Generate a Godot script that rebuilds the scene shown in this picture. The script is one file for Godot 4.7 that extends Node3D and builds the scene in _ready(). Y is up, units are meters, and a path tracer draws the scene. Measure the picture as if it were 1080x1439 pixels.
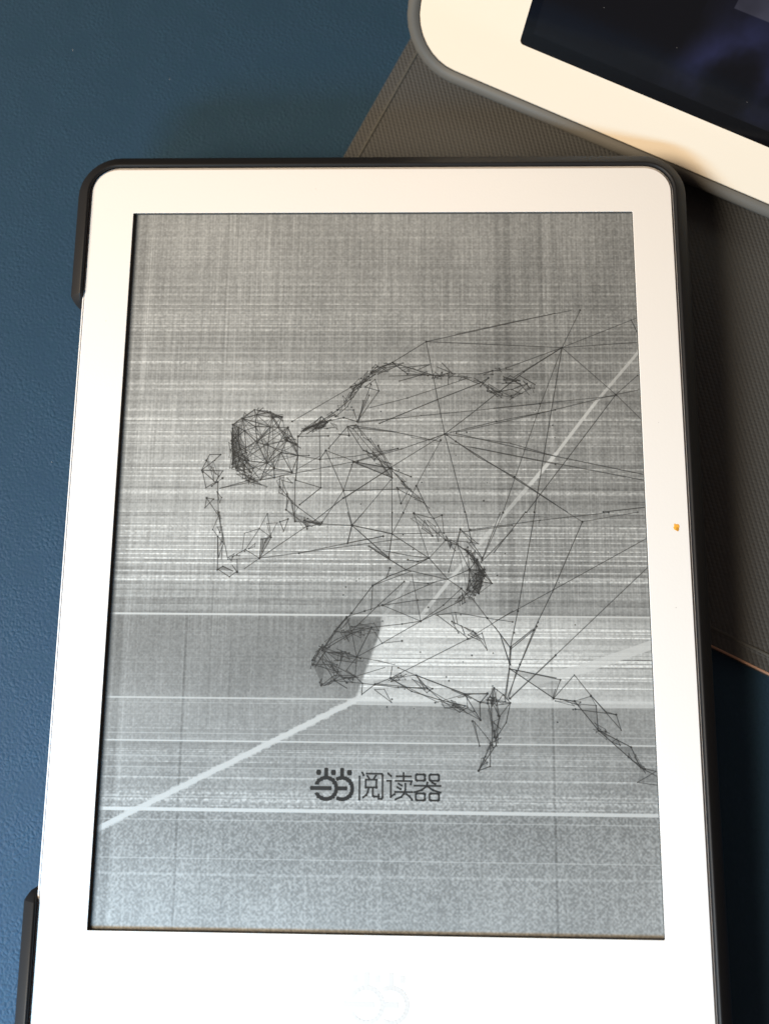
extends Node3D
# A white e-reader in its black case on a blue leather-grained desk, in front of a white tablet that
# stands tilted in a grey woven-pattern cover. Lengths in the builders are millimetres (MM turns them into metres).

const MM := 0.001
const TEX_PER_MM := 13.4           # resolution of the e-paper picture
const DISP_W := 94.0               # the e-paper panel, a little larger than its opening
const DISP_H := 126.0

var rng := RandomNumberGenerator.new()
var mat := {}
var ink := PackedFloat32Array()    # picture of the e-paper panel while it is drawn (0..255)
var iw := 0
var ih := 0


func _ready() -> void:
	rng.seed = 7
	# ---------- camera ----------
	var cam := Camera3D.new()
	cam.name = "camera"
	cam.fov = 63.62
	cam.near = 0.01
	cam.far = 20.0
	cam.transform = Transform3D(Basis(Vector3(0.99987, -0.01256, -0.00965), Vector3(-0.00703, 0.19400, -0.98098), Vector3(0.01419, 0.98092, 0.19388)), Vector3(3.11904, 151.69695, 21.22278) * MM)
	var lens := CameraAttributesPhysical.new()
	lens.frustum_focal_length = 19.35
	lens.exposure_aperture = 10.0
	lens.frustum_focus_distance = 0.141
	cam.attributes = lens
	add_child(cam)
	cam.fov = 63.62
	cam.current = true
	# ---------- surroundings and lamps ----------
	var world := WorldEnvironment.new()
	world.name = "world_environment"
	var env := Environment.new()
	env.background_mode = Environment.BG_COLOR
	env.background_color = Color(0.38, 0.33, 0.30)
	env.tonemap_mode = Environment.TONE_MAPPER_LINEAR
	env.tonemap_exposure = 1.0
	env.sdfgi_enabled = true
	env.ssao_enabled = true
	env.ssil_enabled = true
	world.environment = env
	add_child(world)
	# cool light close by at the lower left
	area_light("window_light", Vector3(-0.20, 0.17, 0.22), Vector3(-0.12, 0.0, 0.28), Vector2(0.13, 0.13), Color(0.56, 0.83, 1.0), 0.34)
	# warm room light, higher up on the left
	area_light("room_light", Vector3(-0.66, 0.57, 0.24), Vector3(0.0, 0.0, -0.05), Vector2(0.42, 0.36), Color(1.0, 0.895, 0.755), 1.72)

	make_materials()
	build_desk()
	build_case_and_reader()
	build_tablet_and_cover()


func area_light(called: String, from: Vector3, to: Vector3, size: Vector2, tint: Color, energy: float) -> void:
	var l := AreaLight3D.new()
	l.name = called
	l.area_size = size
	l.area_normalize_energy = true
	l.light_color = tint
	l.light_energy = energy
	l.area_range = 5.0
	l.area_attenuation = 2.0
	l.shadow_enabled = true
	add_child(l)
	l.look_at_from_position(from, to, Vector3.UP)


# ------------------------------------------------------------------ helpers

func tag(o: Node3D, label: String, category: String) -> void:
	o.set_meta("label", label)
	o.set_meta("category", category)


func material(lin: Color, rough: float, specular := 0.5) -> StandardMaterial3D:
	var m := StandardMaterial3D.new()
	m.albedo_color = lin.linear_to_srgb()
	m.roughness = rough
	m.metallic_specular = specular
	return m


func root_thing(called: String, t: Transform3D) -> Node3D:
	var o := Node3D.new()
	o.name = called
	o.transform = t
	add_child(o)
	return o


# rounded rectangle in the xz plane, from the right side on, clockwise seen from above
func rr(cx: float, cz: float, hw: float, hd: float, r: float, y: float, k := 8) -> PackedVector3Array:
	var out := PackedVector3Array()
	for c in 4:
		var sx := 1.0 if c == 0 or c == 3 else -1.0
		var sz := 1.0 if c < 2 else -1.0
		for i in k + 1:
			var a := (c + float(i) / k) * PI / 2
			out.append(Vector3(cx + sx * (hw - r) + cos(a) * r, y, cz + sz * (hd - r) + sin(a) * r))
	return out


# joins loops that have the same number of points; uv holds a turn (radians) and a repeat length in mm
func loft(loops: Array, cap_first: bool, cap_last: bool, smooth := [], uv := Vector2(0, 20)) -> ArrayMesh:
	var st := SurfaceTool.new()
	st.begin(Mesh.PRIMITIVE_TRIANGLES)
	for s in loops.size() - 1:
		st.set_smooth_group(smooth[s] if smooth.size() > s else s + 1)
		var a: PackedVector3Array = loops[s]
		var b: PackedVector3Array = loops[s + 1]
		for i in a.size():
			var j := (i + 1) % a.size()
			for p in [a[i], a[j], b[j], a[i], b[j], b[i]]:
				put(st, p, uv)
	for end in 2:
		if (end == 0 and not cap_first) or (end == 1 and not cap_last):
			continue
		st.set_smooth_group(90 + end)
		var l: PackedVector3Array = loops[0] if end == 0 else loops[-1]
		var c := Vector3.ZERO
		for p in l:
			c += p / l.size()
		for i in l.size():
			var j := (i + 1) % l.size()
			for p in ([c, l[j], l[i]] if end == 0 else [c, l[i], l[j]]):
				put(st, p, uv)
	st.generate_normals()
	return st.commit()


func put(st: SurfaceTool, p: Vector3, uv: Vector2) -> void:
	st.set_uv(Vector2(p.x, p.z).rotated(uv.x) / uv.y)
	st.add_vertex(p * MM)


func part(called: String, m: Mesh, material_: Material, parent: Node) -> MeshInstance3D:
	var o := MeshInstance3D.new()
	o.name = called
	o.mesh = m
	o.material_override = material_
	parent.add_child(o, true)
	return o


# a profile of (outward, height) points swept along a rounded rectangle that is open on its left side between z0 and z1;
# both ends are drawn in to a rounded tip
func open_rim(cx: float, cz: float, hw: float, hd: float, r: float, prof: PackedVector2Array, z0: float, z1: float) -> ArrayMesh:
	var rings := []
	var mid := Vector2.ZERO
	for p in prof:
		mid += p / prof.size()
	var n := 10
	var path := []                               # [place without offset, outward direction, shrink]
	for i in 7:
		var a := PI / 2 * i / 6.0
		path.append([Vector2(cx - hw, z0 + 1.7 * (1.0 - sin(a))), Vector2(-1, 0), maxf(0.02, sqrt(sin(a)))])
	for c in 4:
		var sx := -1.0 if c == 0 or c == 3 else 1.0
		var sz := -1.0 if c < 2 else 1.0
		for i in n + 1:
			var a := PI + (c + float(i) / n) * PI / 2
			var d := Vector2(cos(a), sin(a))
			path.append([Vector2(cx + sx * (hw - r), cz + sz * (hd - r)) + d * r, d, 1.0])
	for i in 7:
		var a := PI / 2 * (6 - i) / 6.0
		path.append([Vector2(cx - hw, z1 - 1.7 * (1.0 - sin(a))), Vector2(-1, 0), maxf(0.02, sqrt(sin(a)))])
	for q in path:
		var ring := PackedVector3Array()
		for p in prof:
			var s: Vector2 = mid.lerp(p, q[2])
			var at: Vector2 = q[0] + q[1] * s.x
			ring.append(Vector3(at.x, s.y, at.y))
		rings.append(ring)
	var one := []
	for i in rings.size():
		one.append(1)
	return loft(rings, true, true, one)


func quad(x0: float, z0: float, x1: float, z1: float, y: float) -> ArrayMesh:
	var st := SurfaceTool.new()
	st.begin(Mesh.PRIMITIVE_TRIANGLES)
	var c := [Vector2(0, 0), Vector2(1, 0), Vector2(1, 1), Vector2(0, 0), Vector2(1, 1), Vector2(0, 1)]
	for t in c:
		st.set_uv(t)
		st.set_normal(Vector3.UP)
		st.add_vertex(Vector3(lerpf(x0, x1, t.x), y, lerpf(z0, z1, t.y)) * MM)
	return st.commit()


func noise_bytes(w: int, h: int, kind: int, freq: float, seed_: int) -> PackedByteArray:
	var n := FastNoiseLite.new()
	n.noise_type = kind
	n.frequency = freq
	n.seed = seed_
	n.fractal_type = FastNoiseLite.FRACTAL_NONE
	var im := n.get_image(w, h, false, false, true)
	im.convert(Image.FORMAT_L8)
	return im.get_data()


# ------------------------------------------------------------------ materials

func make_materials() -> void:
	mat.white = material(Color(0.715, 0.71, 0.71), 0.46, 0.4)
	mat.white.heightmap_enabled = true
	mat.white.heightmap_scale = 0.0004
	mat.white.uv1_triplanar = true
	mat.white.uv1_scale = Vector3.ONE * 30.0
	mat.white.heightmap_texture = fine_grain()
	mat.body = material(Color(0.68, 0.68, 0.70), 0.5, 0.4)
	mat.case = material(Color(0.012, 0.012, 0.013), 0.5, 0.3)
	mat.case.heightmap_enabled = true
	mat.case.heightmap_scale = 0.0006
	mat.case.uv1_triplanar = true
	mat.case.uv1_scale = Vector3.ONE * 40.0
	mat.case.heightmap_texture = fine_grain()
	mat.shell = material(Color(0.088, 0.088, 0.084), 0.55, 0.4)
	mat.piping = material(Color(0.082, 0.085, 0.083), 0.7, 0.3)
	mat.edge = material(Color(0.42, 0.26, 0.19), 0.7, 0.3)  # tan that stands in for light catching the panel's front edge
	mat.lint = material(Color(0.36, 0.36, 0.36), 0.9, 0.1)
	mat.gasket = material(Color(0.07, 0.07, 0.068), 0.7, 0.3)
	mat.stain = material(Color(0.72, 0.36, 0.05), 0.6, 0.3)
	mat.stain_core = material(Color(0.50, 0.24, 0.03), 0.6, 0.3)
	mat.emblem = material(Color(0.535, 0.505, 0.485), 0.45, 0.4)
	mat.glass = material(Color(0.003, 0.003, 0.004), 0.06, 0.24)
	mat.woven = material(Color(0.065, 0.0685, 0.0715), 0.62, 0.35)
	mat.woven.heightmap_enabled = true
	mat.woven.heightmap_scale = 0.0095
	mat.woven.heightmap_texture = woven_relief()
	mat.tablet_white = material(Color(0.60, 0.555, 0.485), 0.14, 0.3)
	mat.dust = material(Color(0.10, 0.10, 0.105), 0.9, 0.1)
	mat.desk = material(Color.WHITE, 0.54, 0.22)
	leather(mat.desk)


func fine_grain() -> ImageTexture:
	var im := Image.create_from_data(256, 256, false, Image.FORMAT_L8, noise_bytes(256, 256, FastNoiseLite.TYPE_SIMPLEX, 0.22, 3))
	return ImageTexture.create_from_image(im)


# rows of small raised dots, staggered: one tile is 32 rows of 32 dots
func woven_relief() -> ImageTexture:
	var n := 768
	var cells := 32
	var bytes := PackedByteArray()
	bytes.resize(n * n)
	var jitter := PackedFloat32Array()
	for i in cells * cells:
		jitter.append(rng.randf_range(0.72, 1.0))
	for y in n:
		var fy := float(y) / n * cells
		for x in n:
			var fx := float(x) / n * cells
			var row := int(fx)
			var dx := (fx - row - 0.5) * 2.0
			var along := fy + (0.5 if row % 2 else 0.0)
			var dot := int(along) % cells
			var dy := (along - floorf(along) - 0.5) * 2.0
			var ridge := maxf(0.0, 1.0 - dx * dx * 1.25)
			var h := ridge * (0.3 + 0.7 * maxf(0.0, 1.0 - dy * dy * 1.3)) * jitter[row * cells + dot]
			bytes[y * n + x] = int(clampf(h, 0, 1) * 255.0)
	return ImageTexture.create_from_image(Image.create_from_data(n, n, false, Image.FORMAT_L8, bytes))


# fine leather grain: pebbles and creases, and a slightly mottled blue
func leather(m: StandardMaterial3D) -> void:
	var n := 1400
	var f := FastNoiseLite.new()
	f.noise_type = FastNoiseLite.TYPE_CELLULAR
	f.cellular_return_type = FastNoiseLite.RETURN_DISTANCE2_SUB
	f.cellular_jitter = 1.0
	f.frequency = 0.085
	f.fractal_type = FastNoiseLite.FRACTAL_NONE
	f.domain_warp_enabled = true
	f.domain_warp_amplitude = 9.0
	f.domain_warp_frequency = 0.03
	f.seed = 11
	var im := f.get_seamless_image(n, n)
	im.convert(Image.FORMAT_L8)
	var a := im.get_data()
	f.noise_type = FastNoiseLite.TYPE_SIMPLEX
	f.domain_warp_enabled = false
	f.frequency = 0.11
	f.seed = 12
	im = f.get_seamless_image(n, n)
	im.convert(Image.FORMAT_L8)
	var b := im.get_data()
	f.frequency = 0.006
	f.fractal_type = FastNoiseLite.FRACTAL_FBM
	f.seed = 13
	im = f.get_seamless_image(n, n)
	im.convert(Image.FORMAT_L8)
	var c := im.get_data()
	var hb := PackedByteArray()
	var cb := PackedByteArray()
	hb.resize(n * n)
	cb.resize(n * n * 3)
	var base := Color(0.0225, 0.0525, 0.092)
	var tone := []
	for i in 256:
		var q := (base * lerpf(0.95, 1.05, i / 255.0)).linear_to_srgb()
		tone.append([int(q.r * 255), int(q.g * 255), int(q.b * 255)])
	for i in n * n:
		var v := a[i]
		hb[i] = clampi(((v if v < 150 else 150) + b[i] / 3) * (60 + c[i]) / 215, 0, 255)
		var t: Array = tone[(c[i] * 3 + v) >> 2]
		cb[i * 3] = t[0]
		cb[i * 3 + 1] = t[1]
		cb[i * 3 + 2] = t[2]
	m.albedo_texture = ImageTexture.create_from_image(Image.create_from_data(n, n, false, Image.FORMAT_RGB8, cb))
	m.heightmap_enabled = true
	m.heightmap_scale = 0.0085
	m.heightmap_texture = ImageTexture.create_from_image(Image.create_from_data(n, n, false, Image.FORMAT_L8, hb))
	m.uv1_triplanar = true
	m.uv1_world_triplanar = true
	m.uv1_scale = Vector3.ONE / 0.112


# ------------------------------------------------------------------ desk

func build_desk() -> void:
	var loops := []
	for q in [[-30.0, 0.0], [-1.5, 0.0], [-0.4, 0.4], [0.0, 1.5]]:
		loops.append(rr(0, -20, 380 - q[1], 330 - q[1], 12, q[0]))
	var d := part("desk", loft(loops, true, true), mat.desk, self)
	d.set_meta("kind", "structure")
	for q in [[-66.0, -108.0, 0.14], [-45.0, -101.0, 0.11], [-62.5, -18.0, 0.11]]:
		part("dust_speck", blob(Vector3(q[0], 0.03, q[1]), q[2], q[2] * 0.6, int(q[1] * 5 + 800)), mat.lint, d)
	tag(d, "dark blue desk top covered in fine leather grain", "desk")


# ------------------------------------------------------------------ e-reader and its case

func build_case_and_reader() -> void:
	var lean := Basis(Vector3(0.99996, 0.00930, 0.00000), Vector3(-0.00930, 0.99961, 0.02619), Vector3(0.00024, -0.02619, 0.99966))          # it lies tipped by a degree and a half on the foot of the tablet cover
	var o := Vector3(0.00000, 13.41679, 0.00000)
	var cx := -0.35

	# --- case: heights count from its underside, 10.5 below the bezel
	var ct := Transform3D(lean, (o + lean * Vector3(0, -10.5, 0)) * MM)
	var case := root_thing("e_reader_case", ct)
	tag(case, "black e-reader case with thin raised rim, open along the left edge of the white reader", "device case")
	var cz := 8.8
	var hw := 53.2
	var hd := 79.2
	part("tray", loft([rr(cx, cz, hw - 1.0, hd - 1.0, 5, 0.0), rr(cx, cz, hw + 0.6, hd + 0.6, 6, 0.5), rr(cx, cz, hw + 0.6, hd + 0.6, 6, 1.3), rr(cx, cz, hw + 0.2, hd + 0.2, 6, 1.45)], true, true), mat.case, case)
	var prof := PackedVector2Array([Vector2(0.75, 1.0), Vector2(0.75, 9.9), Vector2(0.05, 10.5), Vector2(-0.05, 10.75), Vector2(0.03, 11.0), Vector2(0.2, 11.16), Vector2(0.36, 11.16), Vector2(0.52, 11.08), Vector2(2.2, 10.02), Vector2(2.48, 9.68), Vector2(2.6, 9.2), Vector2(2.6, 4.0), Vector2(2.2, 1.4), Vector2(1.4, 0.45)])
	prof.reverse()
	part("rim", open_rim(cx, cz, hw, hd, 5.2, prof, -45.6, 57.2), mat.case, case)

	# --- reader: heights count from its underside, 9 below the bezel
	var rd := root_thing("e_reader", Transform3D(lean, (o + lean * Vector3(0, -9.0, 0)) * MM))
	tag(rd, "white e-reader with a grey glitched drawing of a running figure on its display", "e-reader")
	var bw := 53.45
	var bd := 79.5
	var body := [rr(cx, cz, bw - 3, bd - 3, 3, 0.05), rr(cx, cz, bw - 1.0, bd - 1.0, 4.5, 0.8), rr(cx, cz, bw - 0.1, bd - 0.1, 5.3, 2.6), rr(cx, cz, bw, bd, 5.4, 5.0), rr(cx, cz, bw, bd, 5.4, 8.2), rr(cx, cz, bw - 0.10, bd - 0.10, 5.3, 8.6), rr(cx, cz, bw - 0.30, bd - 0.30, 5.1, 8.75), rr(cx, cz, bw - 0.36, bd - 0.36, 5.1, 8.0)]
	part("body", loft(body, true, false, [1, 1, 1, 1, 1, 1, 2]), mat.body, rd)
	var k := 8
	var bez := []
	for q in [[0.56, 8.0], [0.56, 8.8], [0.62, 8.94], [0.76, 9.0]]:
		bez.append(rr(cx, cz, bw - q[0], bd - q[0], 5.0 - q[0] * 0.5, q[1], k))
	var ow := 45.3
	var od := 61.2
	bez.append(rr(0.04, -0.04, ow + 0.05 + 0.04, od + 0.05 + 0.14, 0.25, 9.0, k))
	bez.append(rr(0.04, -0.04, ow + 0.04, od + 0.14, 0.2, 8.96, k))
	part("bezel", loft(bez, false, false, [1, 1, 1, 4, 5]), mat.white, rd)
	part("display_gasket", loft([rr(0.04, -0.04, ow + 0.04, od + 0.14, 0.2, 8.96, k), rr(0.04, -0.04, ow + 0.04, od + 0.14, 0.2, 8.0, k)], false, false), mat.gasket, rd)
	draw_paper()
	var dm := material(Color(0.94, 0.985, 1.0), 0.60, 0.38)
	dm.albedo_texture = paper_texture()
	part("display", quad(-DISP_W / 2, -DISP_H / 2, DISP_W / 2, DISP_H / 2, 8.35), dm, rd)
	# stain on the right border
	part("stain", blob(Vector3(50.35, 9.03, -3.75), 0.5, 0.66, 4), mat.stain, rd).set_meta("label", "small orange stain on the right border")
	part("stain", blob(Vector3(50.45, 9.05, -3.4), 0.30, 0.36, 5), mat.stain_core, rd)
	# specks of dust on the borders
	for q in [[49.6, 9.8, 0.1], [-49.0, -40.5, 0.09], [-12.0, -66.0, 0.08], [22.5, 66.5, 0.1], [48.2, -22.0, 0.08], [-50.6, 24.0, 0.09]]:
		part("dust_speck", blob(Vector3(q[0], 9.02, q[1]), q[2], q[2] * 0.7, int(q[1] * 7 + 900)), mat.lint, rd)
	# faint embossed mark under the display: the same sign as on the display
	part("emblem", emblem_mesh(Vector2(-1.0, 68.6), 0.045, 9.012), mat.emblem, rd)


func blob(c: Vector3, rx: float, rz: float, seed_: int) -> ArrayMesh:
	rng.seed = seed_
	var a := PackedVector3Array()
	var b := PackedVector3Array()
	for i in 22:
		var t := TAU * i / 22.0
		var r := rng.randf_range(0.72, 1.12)
		a.append(c + Vector3(cos(t) * rx * r, -0.028, sin(t) * rz * r))
		b.append(c + Vector3(cos(t) * rx * r * 0.8, 0.0, sin(t) * rz * r * 0.8))
	return loft([a, b], false, true)


# strokes of the sign, in units of the logo drawing: [points], width
func sign_strokes() -> Array:
	var s := []
	for p in [[190, 168], [269, 168], [355, 168]]:
		s.append([[p[0], p[1], p[0] + 1, p[1]], 25.0])
	s.append([[231, 153, 231, 184], 19.0])
	s.append([[316, 153, 316, 184], 19.0])
	s.append([arc(231, 252, 56, -150, 148, 18), 17.0])
	s.append([arc(316, 252, 56, -116, 112, 16), 17.0])
	s.append([[155, 251, 252, 251], 19.0])
	s.append([[302, 251, 336, 251], 19.0])
	return s


func arc(cx: float, cy: float, r: float, a0: float, a1: float, n: int) -> Array:
	var out := []
	for i in n + 1:
		var a := deg_to_rad(lerpf(a0, a1, float(i) / n))
		out.append(cx + cos(a) * r)
		out.append(cy + sin(a) * r)
	return out


func emblem_mesh(at: Vector2, scale_: float, y: float) -> ArrayMesh:
	var st := SurfaceTool.new()
	st.begin(Mesh.PRIMITIVE_TRIANGLES)
	var lift := 0.0
	for s in sign_strokes():
		var p: Array = s[0]
		lift += 0.002
		for i in range(0, p.size() - 2, 2):
			var a := at + Vector2(p[i] - 231, p[i + 1] - 190) * scale_
			var b := at + Vector2(p[i + 2] - 231, p[i + 3] - 190) * scale_
			var w: float = s[1] * scale_ * 0.5
			var d := (b - a).normalized() if a.distance_to(b) > 0.1 else Vector2.RIGHT
			var n := d.orthogonal() * w
			if i == 0:
				a -= d * w * 0.7
			if i == p.size() - 4:
				b += d * w * 0.7
			for v in [a + n, b + n, b - n, a + n, b - n, a - n]:
				st.set_normal(Vector3.UP)
				st.add_vertex(Vector3(v.x, y + lift, v.y) * MM)
	return st.commit()


# ------------------------------------------------------------------ the picture on the e-paper display

func draw_paper() -> void:
	iw = int(DISP_W * TEX_PER_MM)
	ih = int(DISP_H * TEX_PER_MM)
	ink.resize(iw * ih)
	rng.seed = 21
	# tone of the picture: height in tenths of a millimetre, then five tones from left to right
	var rows := [
		[-614.0, 162.0, 160.0, 154.0, 147.0, 140.0],
		[-559.0, 162.0, 160.0, 154.0, 146.0, 138.0],
		[-504.0, 158.0, 155.0, 150.0, 140.0, 133.0],
		[-369.0, 164.0, 161.0, 152.0, 139.0, 132.0],
		[-264.0, 176.0, 174.0, 162.0, 147.0, 140.0],
		[-161.0, 182.0, 179.0, 167.0, 150.0, 142.0],
		[-61.0, 188.0, 186.0, 178.0, 162.0, 152.0],
		[24.0, 183.0, 181.0, 174.0, 162.0, 158.0],
		[85.0, 166.0, 164.0, 162.0, 163.0, 163.0],
		[111.0, 163.0, 160.0, 158.0, 165.0, 165.0],
		[123.0, 144.0, 138.0, 126.0, 150.0, 150.0],
		[191.0, 148.0, 138.0, 128.0, 150.0, 150.0],
		[254.0, 158.0, 150.0, 150.0, 165.0, 160.0],
		[262.0, 160.0, 152.0, 150.0, 156.0, 156.0],
		[339.0, 160.0, 158.0, 160.0, 162.0, 160.0],
		[417.0, 166.0, 168.0, 172.0, 170.0, 166.0],
		[439.0, 156.0, 152.0, 150.0, 152.0, 152.0],
		[493.0, 162.0, 156.0, 154.0, 155.0, 155.0],
		[557.0, 174.0, 166.0, 165.0, 165.0, 163.0],
		[608.0, 182.0, 178.0, 174.0, 170.0, 168.0],
	]
	# how strong the level lines are: height, left, right
	var lines := [[-640, 6, 6], [-510, 9, 8], [-500, 15, 13], [-400, 21, 16], [-265, 25, 20], [-162, 25, 24], [-70, 26, 29], [-62, 33, 36], [23, 40, 40], [112, 34, 34], [116, 4, 30], [180, 4, 42], [254, 4, 24], [264, 5, 5], [300, 7, 7], [306, 20, 17], [425, 17, 15], [436, 4, 4], [640, 3, 3]]
	var grain := [[-640, 22.0], [-300, 21.0], [100, 19.0], [250, 19.0], [430, 20.0], [445, 21.0], [560, 20.0], [640, 15.0]]
	var fine := noise_bytes(iw, ih, FastNoiseLite.TYPE_VALUE, 0.26, 31)
	var finest := noise_bytes(iw, ih, FastNoiseLite.TYPE_VALUE, 0.55, 32)
	var mid := noise_bytes(iw, ih, FastNoiseLite.TYPE_VALUE_CUBIC, 0.29, 33)
	var big := noise_bytes(iw / 8, ih / 8, FastNoiseLite.TYPE_SIMPLEX, 0.03, 34)
	var across := noise_bytes(iw / 24 + 1, ih, FastNoiseLite.TYPE_VALUE, 0.42, 35)   # streaks along the rows
	var down := noise_bytes(iw, ih / 40 + 1, FastNoiseLite.TYPE_VALUE, 0.40, 36)     # streaks down the columns
	# one random value for each row and each column of pixels
	var rv := PackedFloat32Array()
	rv.resize(ih)
	var j := 0
	while j < ih:
		var n := rng.randi_range(2, 7)
		var v := rng.randf_range(-0.85, 0.45)
		if rng.randf() < 0.24:
			v = rng.randf_range(0.8, 1.9)
			n = rng.randi_range(2, 3)
		elif rng.randf() < 0.10:
			v = rng.randf_range(-1.4, -0.8)
			n = rng.randi_range(2, 3)
		for q in n:
			if j + q < ih:
				rv[j + q] = v
		j += n
	var cv := PackedFloat32Array()
	cv.resize(iw)
	var i := 0
	while i < iw:
		var n := rng.randi_range(2, 6)
		var v := rng.randf_range(-1, 1)
		for q in n:
			if i + q < iw:
				cv[i + q] = v * 7.0
		i += n
	# columns that stand out: place, half width, change of tone above and below
	var top_col := PackedFloat32Array()
	var low_col := PackedFloat32Array()
	top_col.resize(iw)
	low_col.resize(iw)
	for q in [[-43.3, 0.55, -17, -20], [-41.9, 0.25, 9, 6], [-27.8, 0.16, -13, -8], [-20.2, 0.2, 8, 3], [-16.0, 0.18, 8, 2], [-4.5, 0.2, -6, -3], [20.9, 0.35, -13, 0], [22.7, 0.55, -16, 0], [28.6, 0.3, -13, 0], [29.8, 0.22, 7, 4], [31.0, 0.2, -8, 0], [28.9, 0.16, 0, -24], [-32.0, 0.16, -3, -26], [-24.4, 0.14, 0, -12], [-13.0, 0.12, 0, -8], [8.0, 0.2, -6, 4], [2.6, 0.2, 7, 0], [36.5, 0.25, 6, 0]]:
		for x in iw:
			var d: float = absf((x + 0.5) / TEX_PER_MM - DISP_W / 2 - q[0]) / q[1]
			if d < 1.6:
				var s := clampf(1.6 - d, 0.0, 1.0)
				top_col[x] += q[2] * s
				low_col[x] += q[3] * s
	var ri := 0
	var li := 0
	var gi := 0
	var wide := iw / 24 + 1
	for y in ih:
		var mm := ((y + 0.5) / TEX_PER_MM - DISP_H / 2) * 10.0
		while ri < rows.size() - 2 and mm > rows[ri + 1][0]:
			ri += 1
		while li < lines.size() - 2 and mm > lines[li + 1][0]:
			li += 1
		while gi < grain.size() - 2 and mm > grain[gi + 1][0]:
			gi += 1
		var t := clampf((mm - rows[ri][0]) / (rows[ri + 1][0] - rows[ri][0]), 0, 1)
		var row := []
		for q in 5:
			row.append(lerpf(rows[ri][q + 1], rows[ri + 1][q + 1], t))
		t = clampf((mm - lines[li][0]) / float(lines[li + 1][0] - lines[li][0]), 0, 1)
		var la := lerpf(lines[li][1], lines[li + 1][1], t) * rv[y]
		var lb := lerpf(lines[li][2], lines[li + 1][2], t) * rv[y]
		t = clampf((mm - grain[gi][0]) / (grain[gi + 1][0] - grain[gi][0]), 0, 1)
		var g := lerpf(grain[gi][1], grain[gi + 1][1], t)
		var split := 4700.0                       # right of this place lies the lit track
		if mm > 116.0 and mm < 255.0:
			split = lerpf(1.5, -3.6, (mm - 116.0) / 139.0)
		var lower := clampf((mm - 100.0) / 60.0, 0, 1)
		var chance := smoothstep(250.0, 440.0, mm)
		for x in iw:
			var xm := (x + 0.5) / TEX_PER_MM - DISP_W / 2
			var u := clampf((xm + 45.0) / 22.5, 0, 3.999)
			var ui := int(u)
			var v := lerpf(row[ui], row[ui + 1], u - ui)
			var at := y * iw + x
			var lit := clampf((xm - split) * 2.0 + 0.5, 0, 1)
			if split < 100.0:
				v = lerpf(v, 213.0 - maxf(0.0, xm - 22.0) * 0.9, lit)
			else:
				lit = clampf((xm + 45.0) / 90.0, 0, 1)
			var s := across[y * wide + x / 24] / 255.0
			v += lerpf(la, lb, lit) * (0.25 + s * 0.9 + (mid[at] - 128) * 0.0045)
			var dn := down[(y / 40) * iw + x] / 255.0
			v += cv[x] * dn + (dn - 0.5) * 24.0 * (1.0 - 0.6 * lower) + lerpf(top_col[x], low_col[x], lower) * (0.5 + dn)
			var speck := (mid[at] - 128) / 128.0
			if chance > 0.0:
				speck = lerpf(speck, clampf(speck * 1.9 + (fine[at] - 128) / 300.0, -0.9, 1.1), chance)
			v += (fine[at] - 128) / 128.0 * g * 0.55 * (1.0 - chance) + speck * g * (0.35 + 0.6 * chance) + (finest[at] - 128) / 128.0 * 5.0
			v += (big[mini(y / 8, ih / 8 - 1) * (iw / 8) + mini(x / 8, iw / 8 - 1)] - 128) / 128.0 * 5.0
			ink[at] = v
	# single light lines right across
	for q in [[114, 0.30, 0.75], [252, 0.26, 0.6], [260, 0.12, 0.3], [309, 0.12, 0.4], [321, 0.22, 0.75], [345, 0.12, 0.45], [363, 0.12, 0.4], [379, 0.12, 0.4], [409, 0.12, 0.4], [429, 0.5, 0.8], [445, 0.13, 0.4], [504, 0.15, 0.4], [528, 0.35, 0.2], [-348, 0.14, 0.4], [-378, 0.1, 0.3], [-312, 0.12, 0.35], [-290, 0.1, 0.3], [-262, 0.1, 0.3]]:
		stroke([-470, q[0], 470, q[0]], q[1] * 1.1, 224.0, minf(1.0, q[2] * 1.15))
	# the light track lines
	var edge := []
	for q in 60:                                 # its edge is slightly ragged
		edge.append(lerpf(-470, -37, q / 59.0))
		edge.append(lerpf(471, 255, q / 59.0) + rng.randf_range(-1.6, 1.6))
	stroke([-470, 471, -37, 255], 0.75, 214.0, 0.8)
	stroke(edge, 0.95, 214.0, 0.5)
	stroke([-40, 256, -12, 238, 13, 118], 0.8, 214.0, 0.55)
	stroke([9, 120, 54, 54], 0.6, 205.0, 0.45)
	stroke([455, -351, 370, -250, 306, -166], 0.5, 210.0, 0.65)
	stroke([376, -257, 306, -166, 281, -134], 0.55, 214.0, 0.5)
	stroke([306, -166, 205, -47, 142, 28, 82, 104, 20, 184], 0.62, 212.0, 0.6)
	stroke([300, -159, 262, -113], 0.6, 220.0, 0.6)
	stroke([150, 20, 95, 88], 0.5, 218.0, 0.45)
	stroke([220, 229, 340, 199, 460, 157], 1.5, 220.0, 0.75)
	stroke([-37, 256, 200, 259, 456, 257], 0.9, 218.0, 0.65)
	draw_figure()
	draw_title()
	# the dark gap along the upper and lower ends of the panel
	stroke([-470, -620, 470, -620], 1.3, 70.0, 0.8)
	stroke([-470, 620, 470, 620], 1.2, 70.0, 0.8)
	# and the recess shadow painted broader down its left side, soft at its inner edge
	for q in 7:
		stroke([-462, -630, -462, 630], 1.3 + q * 0.46, 78.0, 0.22)


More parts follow.
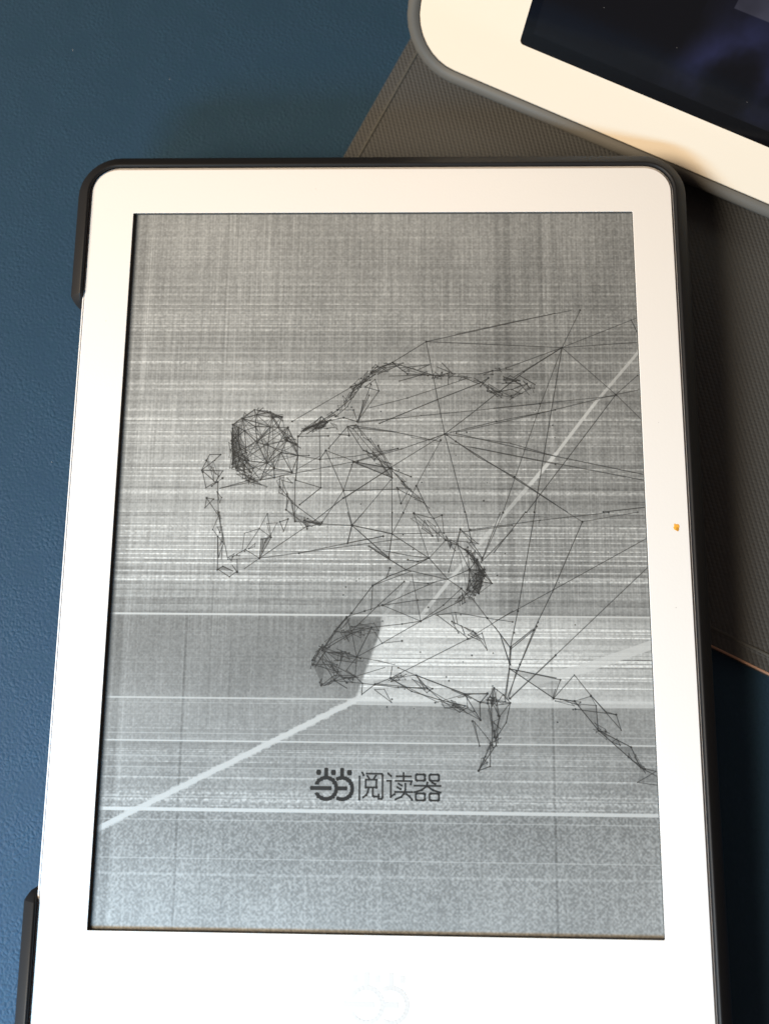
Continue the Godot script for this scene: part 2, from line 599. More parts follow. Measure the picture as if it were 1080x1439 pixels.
# polyline with soft edges; points in tenths of a millimetre from the middle of the display, width in millimetres
func stroke(p: Array, width: float, tone: float, strength: float) -> void:
	var half := maxf(width * TEX_PER_MM * 0.5, 0.5)
	for k in range(0, p.size() - 2, 2):
		var a := Vector2((p[k] * 0.1 + DISP_W / 2) * TEX_PER_MM, (p[k + 1] * 0.1 + DISP_H / 2) * TEX_PER_MM)
		var b := Vector2((p[k + 2] * 0.1 + DISP_W / 2) * TEX_PER_MM, (p[k + 3] * 0.1 + DISP_H / 2) * TEX_PER_MM)
		var d := b - a
		var steep := absf(d.y) > absf(d.x)
		if steep:
			a = Vector2(a.y, a.x)
			b = Vector2(b.y, b.x)
		if a.x > b.x:
			var c := a
			a = b
			b = c
		d = b - a
		var slope := d.y / maxf(d.x, 0.001)
		var reach := half * sqrt(1.0 + slope * slope)
		for x in range(int(floor(a.x - half * 0.6)), int(ceil(b.x + half * 0.6)) + 1):
			var mid_ := a.y + clampf(x + 0.5 - a.x, 0, d.x) * slope
			for y in range(int(floor(mid_ - reach - 1.0)), int(ceil(mid_ + reach + 1.0)) + 1):
				var far := absf(y + 0.5 - mid_) / sqrt(1.0 + slope * slope)
				var cover := clampf(half + 0.5 - far, 0, 1) * strength
				if cover <= 0.0:
					continue
				var px := y if steep else x
				var py := x if steep else y
				if px < 0 or py < 0 or px >= iw or py >= ih:
					continue
				var at := py * iw + px
				ink[at] = lerpf(ink[at], tone, cover)


func fill(p: Array, tone: float, strength: float) -> void:
	var poly := PackedVector2Array()
	var lo := Vector2(1e6, 1e6)
	var hi := -lo
	for k in range(0, p.size(), 2):
		var q := Vector2((p[k] * 0.1 + DISP_W / 2) * TEX_PER_MM, (p[k + 1] * 0.1 + DISP_H / 2) * TEX_PER_MM)
		poly.append(q)
		lo = lo.min(q)
		hi = hi.max(q)
	for y in range(maxi(0, int(lo.y)), mini(ih, int(hi.y) + 1)):
		for x in range(maxi(0, int(lo.x)), mini(iw, int(hi.x) + 1)):
			if Geometry2D.is_point_in_polygon(Vector2(x + 0.5, y + 0.5), poly):
				var at := y * iw + x
				ink[at] = lerpf(ink[at], tone, strength)


func thread(p: Array) -> void:
	stroke(p, rng.randf_range(0.10, 0.15), 44.0, rng.randf_range(0.62, 0.85))
	for k in range(0, p.size(), 2):
		if rng.randf() < 0.4:
			dot(p[k], p[k + 1], rng.randf_range(0.2, 0.42))


func dot(x: float, y: float, size: float) -> void:
	disc(x, y, size * 0.5, 44.0, 0.75)


func disc(x: float, y: float, r: float, tone: float, strength: float) -> void:
	var c := Vector2((x * 0.1 + DISP_W / 2) * TEX_PER_MM, (y * 0.1 + DISP_H / 2) * TEX_PER_MM)
	var pr := r * TEX_PER_MM
	for py in range(maxi(0, int(c.y - pr - 1)), mini(ih, int(c.y + pr + 2))):
		for px in range(maxi(0, int(c.x - pr - 1)), mini(iw, int(c.x + pr + 2))):
			var cover := clampf(pr + 0.5 - c.distance_to(Vector2(px + 0.5, py + 0.5)), 0, 1) * strength
			ink[py * iw + px] = lerpf(ink[py * iw + px], tone, cover)


func web(p: Array, reach := 62.0) -> void:
	var pts := PackedVector2Array()
	for k in range(0, p.size(), 2):
		pts.append(Vector2(p[k], p[k + 1]))
	var tri := Geometry2D.triangulate_delaunay(pts)
	for k in range(0, tri.size(), 3):
		for q in 3:
			var a := pts[tri[k + q]]
			var b := pts[tri[k + (q + 1) % 3]]
			if tri[k + q] < tri[k + (q + 1) % 3] or rng.randf() < 0.3:
				stroke([a.x, a.y, b.x, b.y], rng.randf_range(0.08, 0.15), 46.0, rng.randf_range(0.5, 0.8))
	for q in pts:
		for w in 3:                                 # a few longer threads across the mesh
			var far := pts[rng.randi() % pts.size()]
			if far.distance_to(q) < reach:
				stroke([q.x, q.y, far.x, far.y], rng.randf_range(0.07, 0.12), 46.0, rng.randf_range(0.4, 0.7))
		if rng.randf() < 0.6:
			dot(q.x, q.y, rng.randf_range(0.25, 0.5))


# small loose triangles strewn along a line of the figure
func fringe(p: Array, spread: float, count: int, shade := 0.12) -> void:
	var n := p.size() / 2 - 1
	for i in count:
		var k := rng.randi() % n
		var t := rng.randf()
		var c := Vector2(lerpf(p[k * 2], p[k * 2 + 2], t), lerpf(p[k * 2 + 1], p[k * 2 + 3], t))
		var along := Vector2(p[k * 2 + 2] - p[k * 2], p[k * 2 + 3] - p[k * 2 + 1]).normalized()
		var q := []
		for m in 3:
			var d := along * spread * rng.randf_range(-1.5, 1.5) + along.orthogonal() * spread * rng.randf_range(-0.6, 0.6)
			q.append(c.x + d.x)
			q.append(c.y + d.y)
		if rng.randf() < 0.35:
			fill(q, 52.0, shade)
		q.append(q[0])
		q.append(q[1])
		stroke(q, rng.randf_range(0.08, 0.12), 46.0, rng.randf_range(0.45, 0.8))
		if rng.randf() < 0.5:
			dot(q[0], q[1], rng.randf_range(0.18, 0.36))


# the running figure made of threads, knots and darker facets
func draw_figure() -> void:
	rng.seed = 5
	fill([-158, -65, -142, -45, -115, -49], 52.0, 0.28)
	fill([-271, 40, -263, 33, -246, 41], 52.0, 0.28)
	fill([-201, 19, -199, -14, -182, -17], 52.0, 0.28)
	fill([-51, -283, -27, -301, -23, -296, -46, -276], 52.0, 0.28)
	fill([-18, -316, 16, -315, -15, -307], 52.0, 0.28)
	fill([-131, -209, -100, -225, -90, -222, -97, -209, -117, -209], 52.0, 0.28)
	fill([-107, 195, -93, 185, -87, 206, -90, 228], 52.0, 0.28)
	fill([155, 36, 180, 36, 175, 49, 161, 53], 52.0, 0.28)
	fill([158, 46, 178, 49, 170, 76, 161, 70], 52.0, 0.28)
	fill([-258, -218, -241, -216, -237, -173, -255, -173], 52.0, 0.20)
	fill([-254, -166, -234, -166, -233, -141, -245, -133, -254, -145], 52.0, 0.20)
	fill([-245, -133, -222, -124, -207, -105, -222, -120], 52.0, 0.20)
	fill([-160, -238, -170, -230, -191, -238, -177, -223], 52.0, 0.20)
	fill([-71, 141, -42, 144, -33, 183, -35, 215, -69, 222, -90, 228, -106, 196, -91, 173], 52.0, 0.07)
	fill([-51, 117, -9, 134, -33, 183, -42, 144], 52.0, 0.07)
	fill([-8, 64, 9, 97, -10, 104], 52.0, 0.07)
	fill([-23, 226, 23, 217, 65, 212, 82, 232, -3, 228], 52.0, 0.07)
	fill([-43, -150, 19, -139, 24, -122], 52.0, 0.20)
	fill([220, 200, 303, 217, 291, 247], 52.0, 0.14)
	fill([325, 251, 352, 243, 360, 258, 362, 297], 52.0, 0.14)
	fill([414, 323, 428, 355, 362, 297], 52.0, 0.14)
	fill([428, 355, 455, 361, 454, 382, 422, 378], 52.0, 0.14)
	fill([154, 255, 187, 235, 219, 254, 189, 330, 173, 358, 186, 299], 52.0, 0.14)
	web([-256, -216, -241, -228, -219, -243, -191, -239, -170, -230, -176, -211, -160, -188, -144, -181, -140, -161, -150, -131, -180, -121, -204, -117, -222, -120, -245, -133, -254, -145, -253, -163, -257, -187, -212, -184, -170, -166, -193, -147, -235, -205, -231, -175, -190, -212, -216, -212, -193, -180, -233, -152, -217, -138, -181, -138, -239, -227, -215, -234, -187, -229, -159, -211], 95.0)
	web([-256, -209, -256, -198, -255, -187, -256, -177, -251, -168, -252, -155, -254, -148, -247, -138, -246, -212, -244, -198, -246, -187, -241, -173, -237, -163, -242, -152, -233, -143, -230, -166, -226, -152, -222, -131, -232, -131])
	web([155, 36, 173, 38, 181, 46, 193, 59, 168, 55, 161, 66, 170, 76, 155, 55, 151, 70, 165, 43, 178, 36, 176, 56, 135, -6, 152, 6, 168, 19])
	web([-101, -231, -118, -214, -128, -209, -136, -204, -110, -209, -97, -213, -90, -220, -85, -225, -104, -220])
	thread([-140, -195, -131, -207, -117, -213, -100, -211, -90, -223, -62, -229, -38, -222])
	thread([-140, -195, -88, -196])
	thread([-140, -161, -121, -161])
	thread([-141, -195, -141, -138, -144, -117, -143, -46])
	thread([-100, -223, -73, -243, -46, -267, -25, -298, -13, -312])
	thread([-73, -243, -45, -243, -38, -222, -15, -290])
	thread([-1, -278, -8, -299, -25, -285, -1, -278, -38, -222])
	thread([-46, -267, -56, -249, -76, -231])
	thread([-28, -260, -35, -224])
	thread([-18, -270, -38, -222])
	thread([-152, -222, -49, -285])
	thread([-11, -314, 23, -330])
	thread([-100, -223, -131, -204])
	thread([-48, -281, -8, -308])
	thread([-49, -274, -11, -307])
	thread([-307, -134, -294, -162, -275, -162, -285, -152, -307, -134, -270, -133, -282, -113, -307, -134])
	thread([-305, -131, -298, -103, -282, -113])
	thread([-276, -133, -280, -113, -288, -106, -270, -120])
	thread([-278, -113, -276, -82, -274, -54])
	thread([-296, -85, -284, -83, -298, -68, -296, -85, -274, -54])
	thread([-283, -30, -274, -54, -263, -5, -283, -30])
	thread([-274, -18, -271, 18, -265, -3, -266, 21])
	thread([-273, -54, -255, 21])
	thread([-274, -102, -204, -117, -44, -150, 33, -174])
	thread([-274, -102, -215, -119])
	thread([-255, 21, -201, 19, -226, 4, -247, 17])
	thread([-231, 7, -228, -24, -203, -32, -190, -58, -182, -17, -203, -32, -227, 7])
	thread([-201, 19, -199, -14, -182, -17, -201, 19])
	thread([-196, -14, -197, 7, -191, -14])
	thread([-190, -41, -173, -42, -184, -19, -190, -41])
	thread([-168, -44, -154, -49, -161, -28, -168, -44])
	thread([-274, -18, -272, 39, -263, 33, -246, 41])
	thread([-239, 21, -238, 41, -251, 51, -270, 39])
	thread([-247, 31, -238, 43])
	thread([-201, 19, -120, -38])
	thread([-201, 19, 35, -15])
	thread([-226, 37, -201, 19])
	thread([-170, -124, -171, -95, -154, -86, -167, -117, -149, -112, -158, -121])
	thread([-170, -105, -147, -77])
	thread([-157, -93, -158, -65, -154, -86])
	thread([-148, -77, -98, -41, -142, -45, -148, -77])
	thread([-158, -65, -120, -36, -98, -41])
	thread([-143, -117, -99, -104, -104, -209])
	thread([-99, -104, -135, -74])
	thread([-143, -117, -140, -161, -168, -166])
	thread([-92, -170, -60, -99, -44, -38, -98, -41])
	thread([-92, -170, -37, -149, 23, -139])
	thread([-44, -38, 24, -25])
	thread([-44, -38, 21, -118])
	thread([-60, -99, -96, -43])
	thread([-60, -99, -44, -150])
	thread([-113, -43, -60, -86, 21, -139])
	thread([-60, -99, 34, -102])
	thread([-44, -38, -52, -8, 9, -20])
	thread([-44, -38, 19, 16, -15, -4])
	thread([23, -139, 24, -25, 19, 16])
	thread([-55, -213, -27, -170, -6, -162, 23, -122])
	thread([-45, -209, -10, -167, 21, -139])
	thread([-1, -179, 23, -139])
	thread([-44, -149, 23, -122])
	thread([-38, -222, 33, -229])
	thread([-41, -211, 28, -203])
	thread([-55, -213, -52, -197, -69, -199])
	thread([-55, -213, -45, -209, -41, -216, -55, -213])
	thread([-170, -166, -102, -154, -41, -160, 33, -174])
	thread([-102, -154, -92, -170])
	thread([-87, -174, -55, -213])
	thread([-102, -160, -143, -135])
	thread([-16, -312, 22, -330, 82, -369, 220, -401, 310, -422])
	thread([82, -369, 321, -358])
	thread([82, -368, 114, -200, 148, -63])
	thread([22, -330, 49, -309, 94, -307, 22, -330])
	thread([22, -330, 35, -320, 87, -326, 66, -316])
	thread([-16, -312, 14, -313, 0, -322, 22, -330])
	thread([-16, -312, -4, -323])
	thread([17, -305, 83, -307, 149, -304])
	thread([35, -296, 73, -307])
	thread([110, -329, 127, -311, 101, -322])
	thread([122, -313, 120, -291])
	thread([127, -311, 174, -309, 222, -320])
	thread([174, -309, 198, -315, 233, -318])
	thread([149, -302, 174, -291, 191, -302, 177, -287])
	thread([191, -291, 189, -278, 208, -271, 234, -266, 211, -278, 191, -291])
	thread([189, -278, 211, -278, 232, -295])
	thread([205, -293, 246, -291, 261, -272])
	thread([236, -298, 222, -302, 246, -291, 232, -298])
	thread([246, -306, 272, -290])
	thread([215, -291, 239, -296])
	thread([-17, -247, 49, -265, 151, -300])
	thread([1, -219, 101, -262, 177, -293])
	thread([-37, -220, 73, -233, 170, -243, 280, -255])
	thread([114, -200, 204, -223, 306, -244])
	thread([114, -200, 156, -233, 204, -273])
	thread([114, -200, 227, -184, 304, -161])
	thread([123, -184, 304, -147])
	thread([118, -198, 172, -159, 233, -125, 302, -77])
	thread([-36, -151, 39, -173, 114, -200])
	thread([-43, -150, 19, -139, 56, -124])
	thread([-48, -215, 21, -205, 104, -187])
	thread([114, -200, 19, -139, -56, -87])
	thread([107, -189, 65, -108, 43, -62])
	thread([65, -108, 87, -62])
	thread([32, -105, 53, -103, 39, -77, 32, -105])
	thread([19, -139, 53, -103])
	thread([32, -103, 77, -79, 87, -69])
	thread([19, -139, 24, -122, -43, -150])
	thread([-26, -171, -9, -162, 19, -139])
	thread([-2, -178, 19, -139])
	thread([222, -320, 321, -358])
	thread([211, -278, 253, -313, 321, -358])
	thread([236, -304, 321, -358])
	thread([114, -200, 87, -189, 56, -194])
	thread([135, -383, 236, -406, 338, -427])
	thread([355, -428, 321, -358, 280, -251, 213, -63])
	thread([321, -358, 456, -414])
	thread([444, -410, 453, -388])
	thread([321, -358, 456, -368])
	thread([321, -358, 412, -272, 455, -226])
	thread([134, -203, 277, -237, 412, -272, 454, -281])
	thread([412, -272, 451, -307])
	thread([412, -272, 324, -156, 253, -63])
	thread([321, -358, 292, -203, 266, -63])
	thread([134, -201, 291, -164, 457, -129])
	thread([160, -177, 245, -160, 457, -119])
	thread([133, -187, 232, -123, 321, -64])
	thread([383, -64, 458, -73])
	thread([200, -247, 414, -270])
	thread([-45, -39, 24, -24, 87, 17])
	thread([-45, -39, 20, 19, -16, -3])
	thread([-45, -39, -51, -8])
	thread([-134, 10, -51, -8, 7, -20])
	thread([24, -24, 142, -28, 228, -40])
	thread([18, 20, 24, -24, 43, -61])
	thread([24, -61, 24, -24])
	thread([-45, -39, -52, -61])
	thread([-45, -39, -25, -61])
	thread([61, -60, 87, 17, 115, -14, 61, -60])
	thread([61, -60, 95, -51, 109, -57, 112, -26])
	thread([87, -62, 95, -51, 115, -14])
	thread([149, -62, 159, -11, 177, 16])
	thread([140, -33, 170, -8, 159, -11, 140, -33])
	thread([115, -14, 135, -6, 159, 9, 175, 39])
	thread([115, -14, 152, -11, 175, 16])
	thread([135, -6, 140, -33, 120, 40])
	thread([87, 17, 118, 52, 155, 36])
	thread([87, 17, 48, 12, 8, 4])
	thread([-16, -3, 48, 37, 115, 52])
	thread([-6, 4, 41, 32])
	thread([48, 37, 87, 17])
	thread([87, 17, 68, 23, 51, 20])
	thread([175, 23, 213, -62])
	thread([175, 23, 229, -32])
	thread([58, 44, 73, 123, 9, 97, -21, 107, -51, 117])
	thread([48, 37, 21, 47, -8, 64, -43, 111, -71, 141, -91, 173])
	thread([-8, 64, -10, 104])
	thread([21, 34, 15, 51])
	thread([45, 57, 2, 97, -42, 140])
	thread([-8, 64, 55, 40])
	thread([9, 97, 52, 77, 98, 57])
	thread([9, 97, 68, 88, 158, 83])
	thread([73, 123, 111, 96, 141, 68, 118, 52])
	thread([73, 123, 9, 160, -33, 183, -67, 170])
	thread([-9, 134, 9, 160, 42, 156])
	thread([-9, 134, -33, 183])
	thread([-9, 134, 42, 128, 73, 123])
	thread([-51, 117, -42, 144, -9, 134])
	thread([-42, 144, -71, 141, -51, 117])
	thread([-42, 144, -90, 173])
	thread([-42, 144, -33, 183, -35, 215, -73, 196, -90, 173])
	thread([-91, 170, -67, 154, -42, 144])
	thread([-33, 183, 3, 189, 29, 195])
	thread([-90, 228, -69, 222, -35, 215, 13, 200])
	thread([-69, 222, -49, 234])
	thread([-106, 196, -73, 196, -69, 222, -93, 186])
	thread([-91, 173, -57, 183, -69, 222])
	thread([-57, 183, -33, 183, -50, 205, -35, 215])
	thread([-106, 196, -69, 206, -49, 225])
	thread([-69, 222, -23, 226, -3, 228, 23, 217, 65, 212])
	thread([-35, 215, -23, 226, -24, 244, -3, 228])
	thread([23, 217, 26, 198])
	thread([23, 217, 151, 152])
	thread([151, 152, 226, 105])
	thread([-3, 236, 13, 235, 25, 256, -3, 236])
	thread([65, 212, 36, 200])
	thread([65, 212, 147, 242, 183, 240])
	thread([65, 212, 88, 236, 143, 267])
	thread([-3, 228, 36, 232, 82, 232])
	thread([29, 221, 69, 240, 101, 255])
	thread([101, 113, 154, 152, 175, 142, 183, 169, 164, 142, 125, 123, 136, 142])
	thread([98, 113, 131, 108, 134, 126])
	thread([131, 108, 184, 117, 226, 123])
	thread([158, 83, 184, 117, 205, 143, 223, 167, 221, 193, 205, 143])
	thread([118, 52, 85, 60, 55, 57])
	thread([141, 68, 155, 83])
	thread([141, 88, 73, 123])
	thread([-51, 117, -91, 173])
	thread([66, 212, 145, 241, 183, 241, 171, 255, 145, 241, 171, 283, 170, 255])
	thread([66, 212, 84, 233, 106, 251, 137, 271, 150, 263])
	thread([-3, 226, 80, 234, 66, 212])
	thread([25, 218, 58, 238, 103, 251, 149, 261])
	thread([97, 256, 145, 242, 149, 247, 150, 263, 171, 283])
	thread([194, 231, 183, 251, 220, 255, 209, 242, 194, 231, 202, 277, 220, 255])
	thread([183, 251, 193, 300, 196, 322, 167, 363, 186, 356, 187, 322, 167, 363])
	thread([202, 277, 197, 310, 213, 286, 220, 255])
	thread([161, 286, 169, 324, 158, 285])
	thread([161, 286, 182, 311, 190, 322])
	thread([184, 266, 193, 310, 202, 277])
	thread([189, 256, 190, 322])
	thread([220, 200, 216, 227, 212, 253])
	thread([231, 203, 217, 250])
	thread([296, 178, 220, 248])
	thread([220, 200, 295, 214])
	thread([220, 200, 290, 246, 294, 233])
	thread([196, 131, 221, 165, 258, 136])
	thread([205, 144, 219, 190, 223, 164])
	thread([266, 130, 234, 200])
	thread([194, 231, 191, 256, 202, 277])
	thread([207, 243, 197, 259, 217, 256])
	thread([171, 255, 183, 256])
	thread([126, 260, 171, 283])
	thread([208, -62, 176, 19])
	thread([251, -63, 197, 6])
	thread([267, -63, 235, 105, 221, 168, 219, 200, 211, 248])
	thread([322, -63, 347, -47, 441, -64])
	thread([157, -32, 275, -49, 392, -63])
	thread([347, -47, 295, 69, 261, 136, 237, 193, 215, 248])
	thread([454, -19, 295, 69, 198, 122])
	thread([455, 29, 296, 177, 219, 248])
	thread([261, 136, 222, 168])
	thread([220, 200, 303, 217, 291, 247, 220, 200])
	thread([291, 247, 326, 209, 352, 242, 399, 296, 392, 272, 326, 264])
	thread([325, 251, 352, 243, 360, 258, 324, 255])
	thread([291, 247, 325, 251, 362, 297, 428, 355, 414, 323, 362, 297, 360, 258])
	thread([352, 242, 376, 268, 392, 272])
	thread([428, 355, 455, 361])
	thread([428, 355, 455, 369])
	thread([422, 378, 452, 361])
	thread([422, 378, 454, 382])
	fringe([-16, -312, 22, -325, 94, -307], 14.4, 10)
	fringe([94, -307, 149, -304, 222, -318], 11.1, 8)
	fringe([174, -291, 208, -273, 232, -273, 260, -287, 222, -302], 14.4, 16)
	fringe([-131, -206, -97, -218, -73, -241, -46, -281, -13, -312], 13.3, 20)
	fringe([-97, -218, -41, -216, -6, -162, 23, -132], 16.7, 11)
	fringe([-170, -121, -155, -82, -127, -45, -98, -41], 13.3, 8)
	fringe([19, -139, 53, -103, 87, -69], 14.4, 6)
	fringe([61, -55, 115, -14, 159, 9, 175, 39], 15.6, 13)
	fringe([175, 39, 165, 69, 141, 86], 13.3, 16)
	fringe([-106, 196, -91, 173, -51, 121], 12.2, 13)
	fringe([-90, 225, -69, 222, -35, 217], 12.2, 7)
	fringe([-90, 173, -57, 183, -33, 183], 18.9, 8)
	fringe([-74, 154, -42, 144, -9, 134], 18.9, 7)
	fringe([-79, 196, -59, 209, -35, 215], 16.7, 7)
	fringe([-33, 225, 23, 218, 65, 214, 101, 252, 143, 267], 13.3, 12)
	fringe([139, 244, 183, 251, 220, 255], 13.3, 7)
	fringe([194, 240, 197, 310, 170, 360], 11.1, 13)
	fringe([294, 247, 326, 253, 360, 294, 404, 324, 434, 358], 12.2, 11)
	fringe([-276, -110, -274, -54, -264, 21], 8.9, 5)
	fringe([-255, 21, -227, 7, -187, -17], 8.9, 4)
	fringe([-295, -152, -280, -120], 13.3, 4)
	fringe([-255, -212, -254, -145, -232, -124, -207, -107], 12.2, 20)
	fringe([-240, -230, -216, -241, -173, -229], 11.1, 8)
	fringe([-176, -211, -144, -177], 12.2, 6)
	fringe([134, 126, 157, 145, 183, 168], 12.2, 5)
	for q in 46:                                 # loose knots around the figure
		dot(rng.randf_range(-60, 330), rng.randf_range(-250, 300), rng.randf_range(0.16, 0.34))


# one letter stroke, in units of the title drawing
func pen(p: Array, width := 8.5) -> void:
	var out := []
	for k in range(0, p.size(), 2):
		out.append(-150.0 + p[k] * 0.3035)
		out.append(318.5 + p[k + 1] * 0.2975)
	stroke(out, width * 0.033, 36.0, 0.95)
	for k in [0, out.size() - 2]:
		disc(out[k], out[k + 1], width * 0.0162, 36.0, 0.95)


func draw_title() -> void:
	for s in sign_strokes():
		pen(s[0], s[1])
	# first character
	pen([424, 167, 431, 178])
	pen([410, 188, 410, 306])
	pen([448, 172, 528, 172, 533, 178, 533, 296, 528, 303, 512, 303])
	pen([452, 184, 461, 197])
	pen([497, 182, 487, 197])
	pen([443, 204, 500, 204, 500, 244, 443, 244, 443, 204])
	pen([459, 246, 455, 268, 446, 284, 430, 297])
	pen([481, 246, 481, 286, 486, 291, 512, 291, 513, 280])
	# second character
	pen([563, 170, 577, 183])
	pen([557, 208, 577, 208, 577, 292, 596, 278])
	pen([608, 184, 682, 184])
	pen([645, 166, 645, 206])
	pen([602, 208, 688, 208, 683, 224])
	pen([618, 222, 634, 232])
	pen([612, 241, 628, 251])
	pen([600, 266, 690, 266])
	pen([655, 222, 655, 252, 648, 274, 632, 292, 602, 305])
	pen([660, 276, 676, 288, 690, 305])
	# third character
	for b in [[710, 173, 758, 205], [783, 173, 833, 205], [710, 272, 758, 308], [783, 272, 833, 308]]:
		pen([b[0] + 5, b[1], b[2] - 5, b[1], b[2], b[1] + 5, b[2], b[3] - 5, b[2] - 5, b[3], b[0] + 5, b[3], b[0], b[3] - 5, b[0], b[1] + 5, b[0] + 5, b[1]])
	pen([704, 232, 840, 232])
	pen([772, 214, 768, 234, 742, 254, 704, 266])
	pen([772, 234, 800, 254, 840, 266])
	pen([797, 214, 812, 222])


func paper_texture() -> ImageTexture:
	var bytes := PackedByteArray()
	bytes.resize(iw * ih * 3)
	for y in ih:
		var light := lerpf(1.30, 1.72, float(y) / ih)     # how much light the tones above were judged under
		var lut := PackedByteArray()
		lut.resize(256)
		for v in 256:
			lut[v] = int(clampf(pow(pow(v / 255.0, 2.2) / light, 1.0 / 2.2), 0, 1) * 255.0)
		for x in iw:
			var v := lut[clampi(int(ink[y * iw + x]), 0, 255)]
			var at := (y * iw + x) * 3
			bytes[at] = v
			bytes[at + 1] = v
			bytes[at + 2] = v
	return ImageTexture.create_from_image(Image.create_from_data(iw, ih, false, Image.FORMAT_RGB8, bytes))


# ------------------------------------------------------------------ tablet and its cover

func build_tablet_and_cover() -> void:
	var face := Basis(Vector3(0.89879, 0.00000, 0.43837), Vector3(-0.40645, 0.37461, 0.83335), -Vector3(0.16422, 0.92718, -0.33669))         # x along the lower edge, y out of the glass, -z up the tilted glass
	var foot := Vector3(21.48917, 8.46626, -90.80435)
	var cx := 81.9
	var cz := -68.5

	# --- tablet: origin on the lower edge of its face
	var tab := root_thing("tablet", Transform3D(face, foot * MM))
	tag(tab, "white tablet with a dark display, standing tilted in a grey cover behind the reader", "tablet")
	var hw := 100.0
	var hd := 67.35
	part("body", loft([rr(cx, cz, hw - 3, hd - 3, 7, -7.4), rr(cx, cz, hw - 0.6, hd - 0.6, 9, -6.4), rr(cx, cz, hw, hd, 9.3, -4.0), rr(cx, cz, hw, hd, 9.3, -0.5), rr(cx, cz, hw - 0.15, hd - 0.15, 9.2, -0.35)], true, false, [1, 1, 1, 2]), mat.body, tab)
	var ox := 81.9
	var oz := -68.5
	var ow := 79.75
	var od := 57.6
	part("face", loft([rr(cx, cz, hw - 0.1, hd - 0.1, 9.25, -0.45), rr(cx, cz, hw - 0.1, hd - 0.1, 9.25, -0.15), rr(cx, cz, hw - 0.3, hd - 0.3, 9.1, 0.0), rr(ox, oz, ow, od, 0.8, 0.0), rr(ox, oz, ow, od, 0.8, -0.1)], false, false, [1, 2, 3, 4]), mat.tablet_white, tab)
	part("glass", loft([rr(ox, oz, ow + 1, od + 1, 0.8, -0.2), rr(ox, oz, ow + 1, od + 1, 0.8, -0.04)], false, true), mat.glass, tab)
	part("display", quad(ox - ow + 2.0, oz - od + 2.4, ox + ow - 2.0, oz + od - 2.5, -0.02), tablet_picture(), tab)
	for q in [[14.6, 21.9, 0.16], [28.8, 20.4, 0.13], [43.8, 16.6, 0.15]]:
		part("dust_speck", blob(Vector3(q[0], 0.03, -q[1]), q[2] * 0.7, q[2] * 0.4, int(q[0] * 10)), mat.dust, tab)

	# --- cover: shell round the tablet, panel in front on the desk, prop behind
	var cover := root_thing("tablet_cover", Transform3D(Basis(Vector3.UP, deg_to_rad(-26.0)), Vector3(6.66, 0.02, -111.39) * MM))
	tag(cover, "grey dotted-weave tablet cover holding the tablet, its front panel lying under the reader", "tablet cover")
	var s := []
	for q in [[-2.0, -9.0, 8.5], [0.6, -8.7, 10.0], [2.0, -7.0, 11.0], [2.6, -4.0, 11.3], [2.6, -0.6, 11.3], [2.35, 0.1, 11.2], [1.8, 0.5, 10.8], [1.1, 0.55, 10.2], [0.45, 0.35, 9.6], [0.06, 0.0, 9.3], [0.06, -7.6, 9.3]]:
		s.append(rr(cx, cz, hw + q[0], hd + q[0], q[2], q[1]))
	s.append(rr(cx, cz, hw - 3, hd - 3, 8.0, -7.65))
	var shell := part("shell", loft(s, true, true, [1, 1, 1, 1, 1, 1, 1, 1, 1, 2, 3]), mat.shell, cover)
	shell.transform = cover.transform.affine_inverse() * Transform3D(face, foot * MM)
	# panel: x to the right along the tablet, z towards the reader, from its back left corner
	var pl := []
	var pw := 206.0
	var pd := 91.17
	for q in [[0.3, 0.0, 1.2], [0.0, 0.3, 1.5], [0.0, 2.35, 1.5], [0.3, 2.78, 1.4], [2.3, 2.82, 1.0], [2.5, 2.95, 1.0]]:
		pl.append(rr(pw / 2, pd / 2, pw / 2 - q[0], pd / 2 - q[0], q[2], q[1]))
	part("front_panel", loft(pl, true, true, [1, 2, 3, 4, 5], Vector2(0.6757, 25.0)), mat.woven, cover)
	# raised welt just inside the edge, and the highlight on its front edge as a tan strip
	part("welt", loft(ring(pw, pd, 3.0, 2.90, 0.30), false, false, [1, 1, 1, 1, 1, 1]), mat.piping, cover)
	part("edge_highlight", loft([rr(pw / 2, pd - 0.05, pw / 2 - 1.6, 0.17, 0.16, 2.0), rr(pw / 2, pd - 0.05, pw / 2 - 1.6, 0.17, 0.16, 2.76), rr(pw / 2, pd - 0.05, pw / 2 - 1.65, 0.1, 0.09, 2.83)], false, true), mat.edge, cover)
	# prop that holds the tablet from behind
	var top_ := foot - face.y * 9.1 + face * Vector3(cx, 0, -92)
	var low := Vector3(top_.x, 2.0, top_.z) + Vector3(face.y.x, 0, face.y.z).normalized() * -52.0
	var up := (top_ - low).normalized()
	var prop := part("prop_panel", loft([rr(0, 0, 98, (top_ - low).length() / 2, 3, -1.1), rr(0, 0, 98.3, (top_ - low).length() / 2, 3, 0.0), rr(0, 0, 98, (top_ - low).length() / 2, 3, 1.1)], true, true, [1, 2], Vector2(0.3, 25.0)), mat.woven, cover)
	prop.transform = cover.transform.affine_inverse() * Transform3D(Basis(face.x, face.x.cross(up) * -1.0, -up), (top_ + low) * 0.5 * MM)


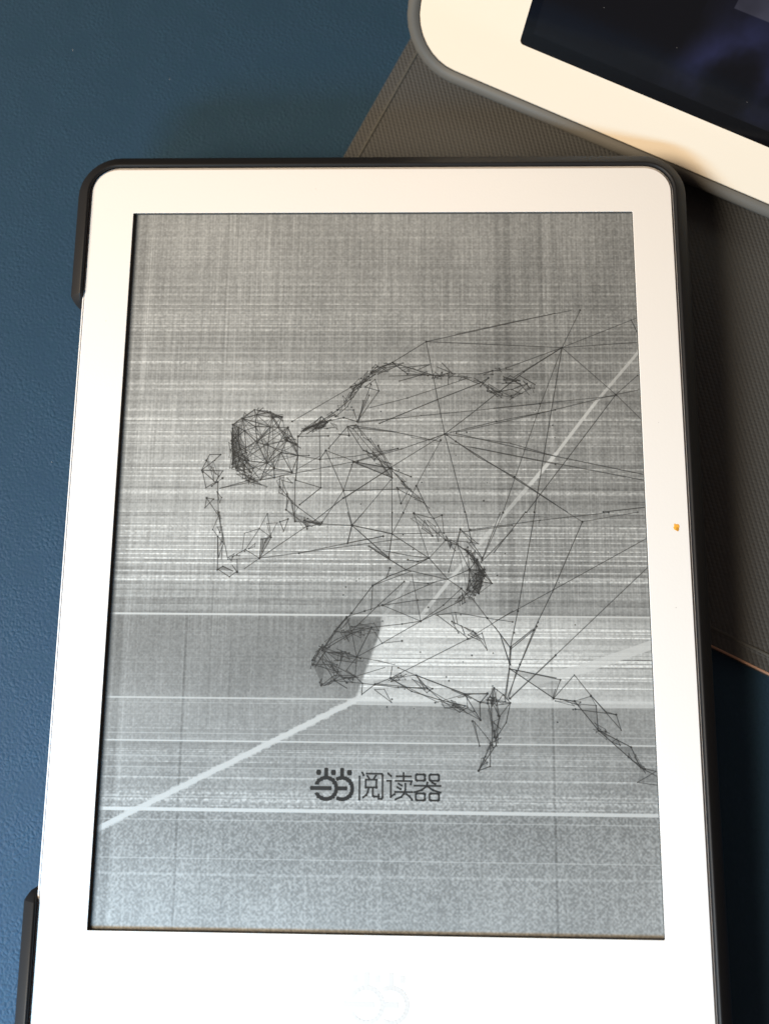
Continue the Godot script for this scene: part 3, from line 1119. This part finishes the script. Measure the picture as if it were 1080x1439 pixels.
# a thin raised line that runs round the panel, inset from its edge
func ring(pw: float, pd: float, inset: float, y: float, r: float) -> Array:
	var out := []
	for i in 7:
		var a := PI * i / 6.0
		var q := inset - cos(a) * r
		out.append(rr(pw / 2, pd / 2, pw / 2 - q, pd / 2 - q, 1.2, y + sin(a) * r * 0.8))
	return out


# the tablet shows a very dark navy picture with two grey tiles along its lower part
func tablet_picture() -> StandardMaterial3D:
	var w := 1024
	var h := 724
	var n := noise_bytes(w, h, FastNoiseLite.TYPE_SIMPLEX, 0.015, 41)
	var n2 := noise_bytes(w, h, FastNoiseLite.TYPE_SIMPLEX, 0.07, 42)
	var bytes := PackedByteArray()
	bytes.resize(w * h * 3)
	var per := 155.5 / w                         # millimetres per pixel
	for y in h:
		var v := 123.6 - y * per                 # height above the lower edge of the face
		for x in w:
			var u := 4.15 + x * per
			var c := Vector3(4, 5, 8)
			var soft := (n[y * w + x] - 128) / 128.0 * 0.6 + (n2[y * w + x] - 128) / 128.0 * 0.08
			# an arch of navy haze
			var arch := absf(Vector2(u - 39.5, (v - 13.0) * 0.62).length() - 8.0 + soft * 1.6)
			var haze := smoothstep(0.0, 1.0, clampf(1.0 - arch / 5.5, 0, 1)) * clampf(0.65 + soft * 0.7, 0, 1) * clampf((v - 12.5) / 3.0, 0, 1)
			c += Vector3(32, 34, 60) * haze
			if v > 26.0 and v < 60.0 and u > 30.0:
				c += Vector3(16, 18, 32) * clampf((v - 26.0) / 6.0, 0, 1) * (0.7 + soft * 0.5)
			if v > 29.3 and v < 55.0:
				var tile := fposmod(u - 34.4, 36.0)
				if tile < 32.3:
					var wob := 0.8 + 0.25 * soft
					c = Vector3(74, 74, 90) * wob
			if v > 29.3 and v < 55.0 and u < 20.0:
				c = Vector3(9, 9, 11)
			var at := (y * w + x) * 3
			bytes[at] = int(clampf(c.x, 0, 255))
			bytes[at + 1] = int(clampf(c.y, 0, 255))
			bytes[at + 2] = int(clampf(c.z, 0, 255))
	var t := ImageTexture.create_from_image(Image.create_from_data(w, h, false, Image.FORMAT_RGB8, bytes))
	var m := material(Color(0.004, 0.004, 0.005), 0.07, 0.24)
	m.emission_enabled = true
	m.emission = Color.BLACK
	m.emission_texture = t
	m.emission_energy_multiplier = 0.9
	return m
